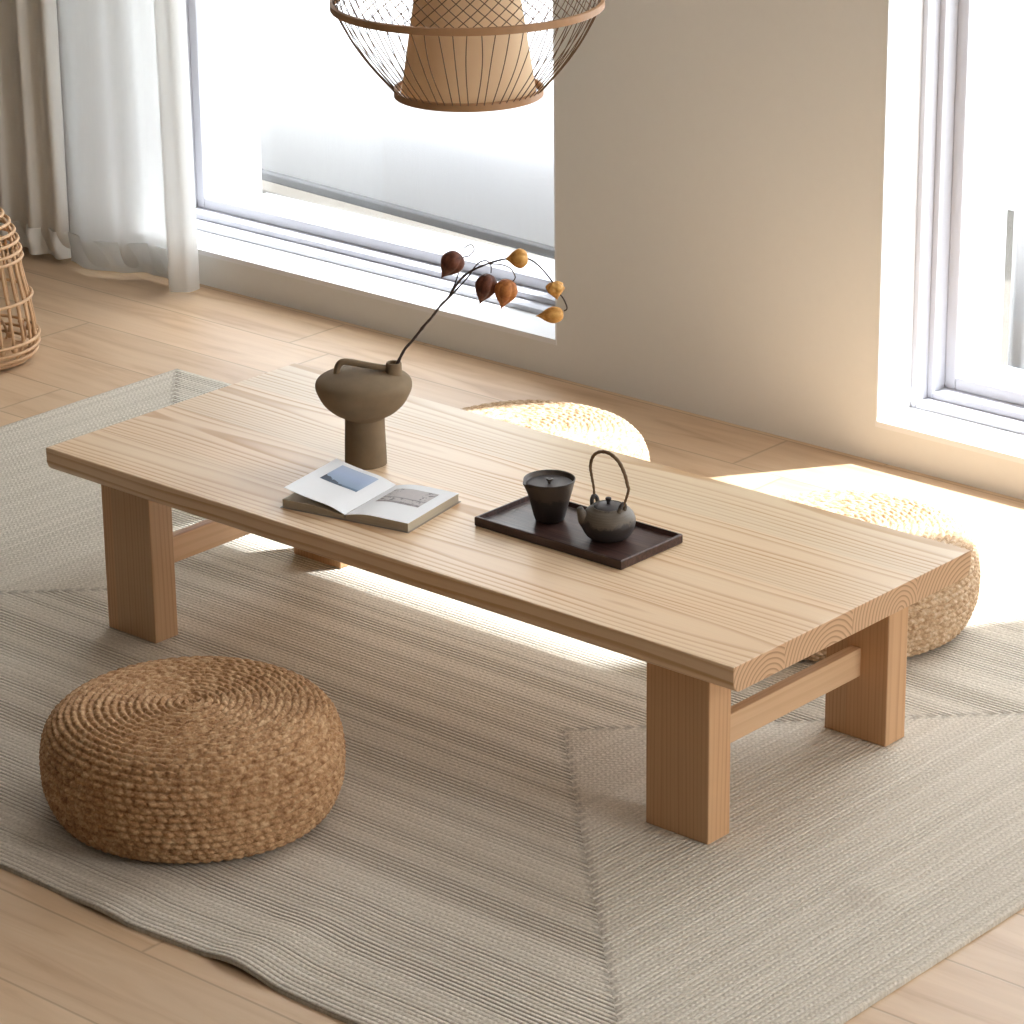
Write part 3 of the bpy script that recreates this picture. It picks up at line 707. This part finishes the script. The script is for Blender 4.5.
for k in range(28):
    a = 2*PI*k/28; zb = .018+.03*(k % 3 == 0)+.035*(k % 3 == 1)
    bm = bmesh.new()
    tube(bm, [((lr(z)-.006)*math.cos(a), (lr(z)-.006)*math.sin(a), z) for z in [zb+(.255-zb)*i/8 for i in range(9)]], .0036, 7)
    r = lr(zb)-.004; bmesh.ops.create_uvsphere(bm, u_segments=12, v_segments=8, radius=.0078, matrix=Matrix.Translation((r*math.cos(a), r*math.sin(a), zb)))
    obj_bm('rod', bm, M['rattan'], lan, smooth=True)
for k in range(10):
    a = 2*PI*k/10+.1
    bm = bmesh.new(); tube(bm, [((lr(z)-.004)*math.cos(a), (lr(z)-.004)*math.sin(a), z) for z in [.23+.124*i/10 for i in range(11)]], .0032, 7)
    obj_bm('dome_rib', bm, M['rattan'], lan, smooth=True)
for k in range(14):
    a = 2*PI*k/14
    bm = bmesh.new(); tube(bm, [((lr(z)-.004)*math.cos(a+.25*i/6), (lr(z)-.004)*math.sin(a+.25*i/6), z) for i, z in enumerate([.008+.055*j/6 for j in range(7)])], .0030, 7)
    obj_bm('base_rib', bm, M['rattan'], lan, smooth=True)
bm = bmesh.new(); lathe(bm, [(0,.004),(.118,.004),(.118,.012),(0,.012)], 48); obj_bm('base_plate', bm, M['rattan'], lan)

# ------------------------------------------------------------------ curtains
def curtain(path, z0, z1, mat, name, parent, n=10, sway=.0):
    P = catmull([(a,b,0) for a,b in path], n); nz = 24; vs, fs = [], []
    for j in range(nz+1):
        t = j/nz; z = z0+(z1-z0)*t
        for i, p in enumerate(P):
            vs.append((p.x+sway*math.sin(t*3+i*.05)*t*.3, min(p.y, 1.588)+.004*math.sin(i*.35+t*5), z))
    m = len(P)
    for j in range(nz):
        for i in range(m-1): a = j*m+i; fs.append((a, a+1, a+m+1, a+m))
    o = obj_from(name, vs, fs, mat, parent, smooth=True)
    s = o.modifiers.new('s', 'SOLIDIFY'); s.offset = 0; s.thickness = .005 if name == 'hem' else .0015; return o
CT = 3.38
drape = empty('curtain', (-3.45, 1.52, FZ), 'cream pleated curtain hanging left of the sheer panel, behind the rattan lantern', 'curtain')
drape_path = [(-4.20,1.56),(-4.10,1.50),(-4.02,1.56),(-3.93,1.50),(-3.86,1.565),(-3.78,1.50),(-3.70,1.565),(-3.64,1.50),(-3.575,1.565),(-3.515,1.50),(-3.46,1.565),(-3.405,1.50),(-3.37,1.55),(-3.31,1.505),(-3.285,1.545),(-3.235,1.52),(-3.215,1.55)]
def off(path): return [(a+3.45, b-1.52) for a, b in path]
def curtain_obj(nm, root, path, z0, z1, mat):
    o = curtain(path, z0, z1, mat, nm, None)
    o.parent = root; o.location = (-root.location.x, -root.location.y, -root.location.z); return o
curtain_obj('pleats', drape, drape_path, .008, CT, M['drape'])
curtain_obj('hem', drape, drape_path, .006, .072, M['drape'])
sheer = empty('sheer_curtain', (-2.96, 1.55, FZ), 'white sheer curtain panel gathered at the left side of the big window', 'curtain')
pv = [(-3.19,1.530),(-3.12,1.512),(-3.05,1.528),(-3.015,1.545),(-2.98,1.572),(-2.94,1.578),(-2.885,1.568)]
pe = [(-2.885,1.568),(-2.860,1.550),(-2.848,1.528),(-2.828,1.516),(-2.802,1.522),(-2.788,1.545),(-2.792,1.570),(-2.812,1.585)]
curtain_obj('flat_panel', sheer, pv, .010, CT, M['voile'])
curtain_obj('gathered_edge', sheer, pe, .004, CT, M['sheer'])
curtain_obj('hem', sheer, pv, .008, .080, M['voile'])
rail = tag(obj_bm('curtain_rail', (lambda bm: (tube(bm, [(XL+.05,1.545,CT+.012),(-1.2,1.545,CT+.012)], .011, 12), bm)[1])(bmesh.new()), M['frame']), 'white curtain rail above the left window', 'rail')

# ------------------------------------------------------------------ light
sun = bpy.data.lights.new('sun', 'SUN'); so = bpy.data.objects.new('sun', sun); link(so)
sun.energy = 5.4; sun.angle = math.radians(1.2); sun.color = (.97, .98, 1.0)
so.rotation_euler = Vector((-.35, -.51, -1)).to_track_quat('-Z', 'Y').to_euler(); so.location = (3, 4, 8)
w = bpy.data.worlds.new('sky'); bpy.context.scene.world = w; w.use_nodes = True
bg = w.node_tree.nodes['Background']; bg.inputs[0].default_value = (.955,.975,1.0,1); bg.inputs[1].default_value = 2.2
def portal(name, loc, rot, sx, sy):
    l = bpy.data.lights.new(name, 'AREA'); l.shape = 'RECTANGLE'; l.size = sx; l.size_y = sy; l.cycles.is_portal = True
    o = bpy.data.objects.new(name, l); link(o); o.location = loc; o.rotation_euler = rot
portal('portal', (XR+.2, (YO+WY)/2, 1.7), (0, math.radians(90), 0), 3.4, WY-YO)
for a, b in (W1, W2): portal('portal', ((a+b)/2, WO, (HEAD+SILL)/2), (math.radians(-90), 0, 0), b-a, HEAD-SILL)

# ------------------------------------------------------------------ camera
cam = bpy.data.cameras.new('camera'); co = bpy.data.objects.new('camera', cam); link(co)
r_ = Vector((0.75054457, 0.66071987, -0.01149342)); u_ = Vector((-0.22457213, 0.27138301, 0.93590524)); f_ = Vector((-0.62149031, 0.6998575, -0.35206431))
mt = Matrix((( r_.x, u_.x, -f_.x, 2.68908014), (r_.y, u_.y, -f_.y, -3.50765797), (r_.z, u_.z, -f_.z, 2.23368742), (0,0,0,1)))
co.matrix_world = mt
cam.sensor_width = 36; cam.lens = 36*3311.8683/1024; cam.clip_end = 100; cam.clip_start = .05
sc = bpy.context.scene; sc.camera = co
sc.view_settings.view_transform = 'Standard'; sc.view_settings.look = 'None'; sc.view_settings.gamma = 1; sc.view_settings.use_curve_mapping = False
sc.view_settings.exposure = 1.48
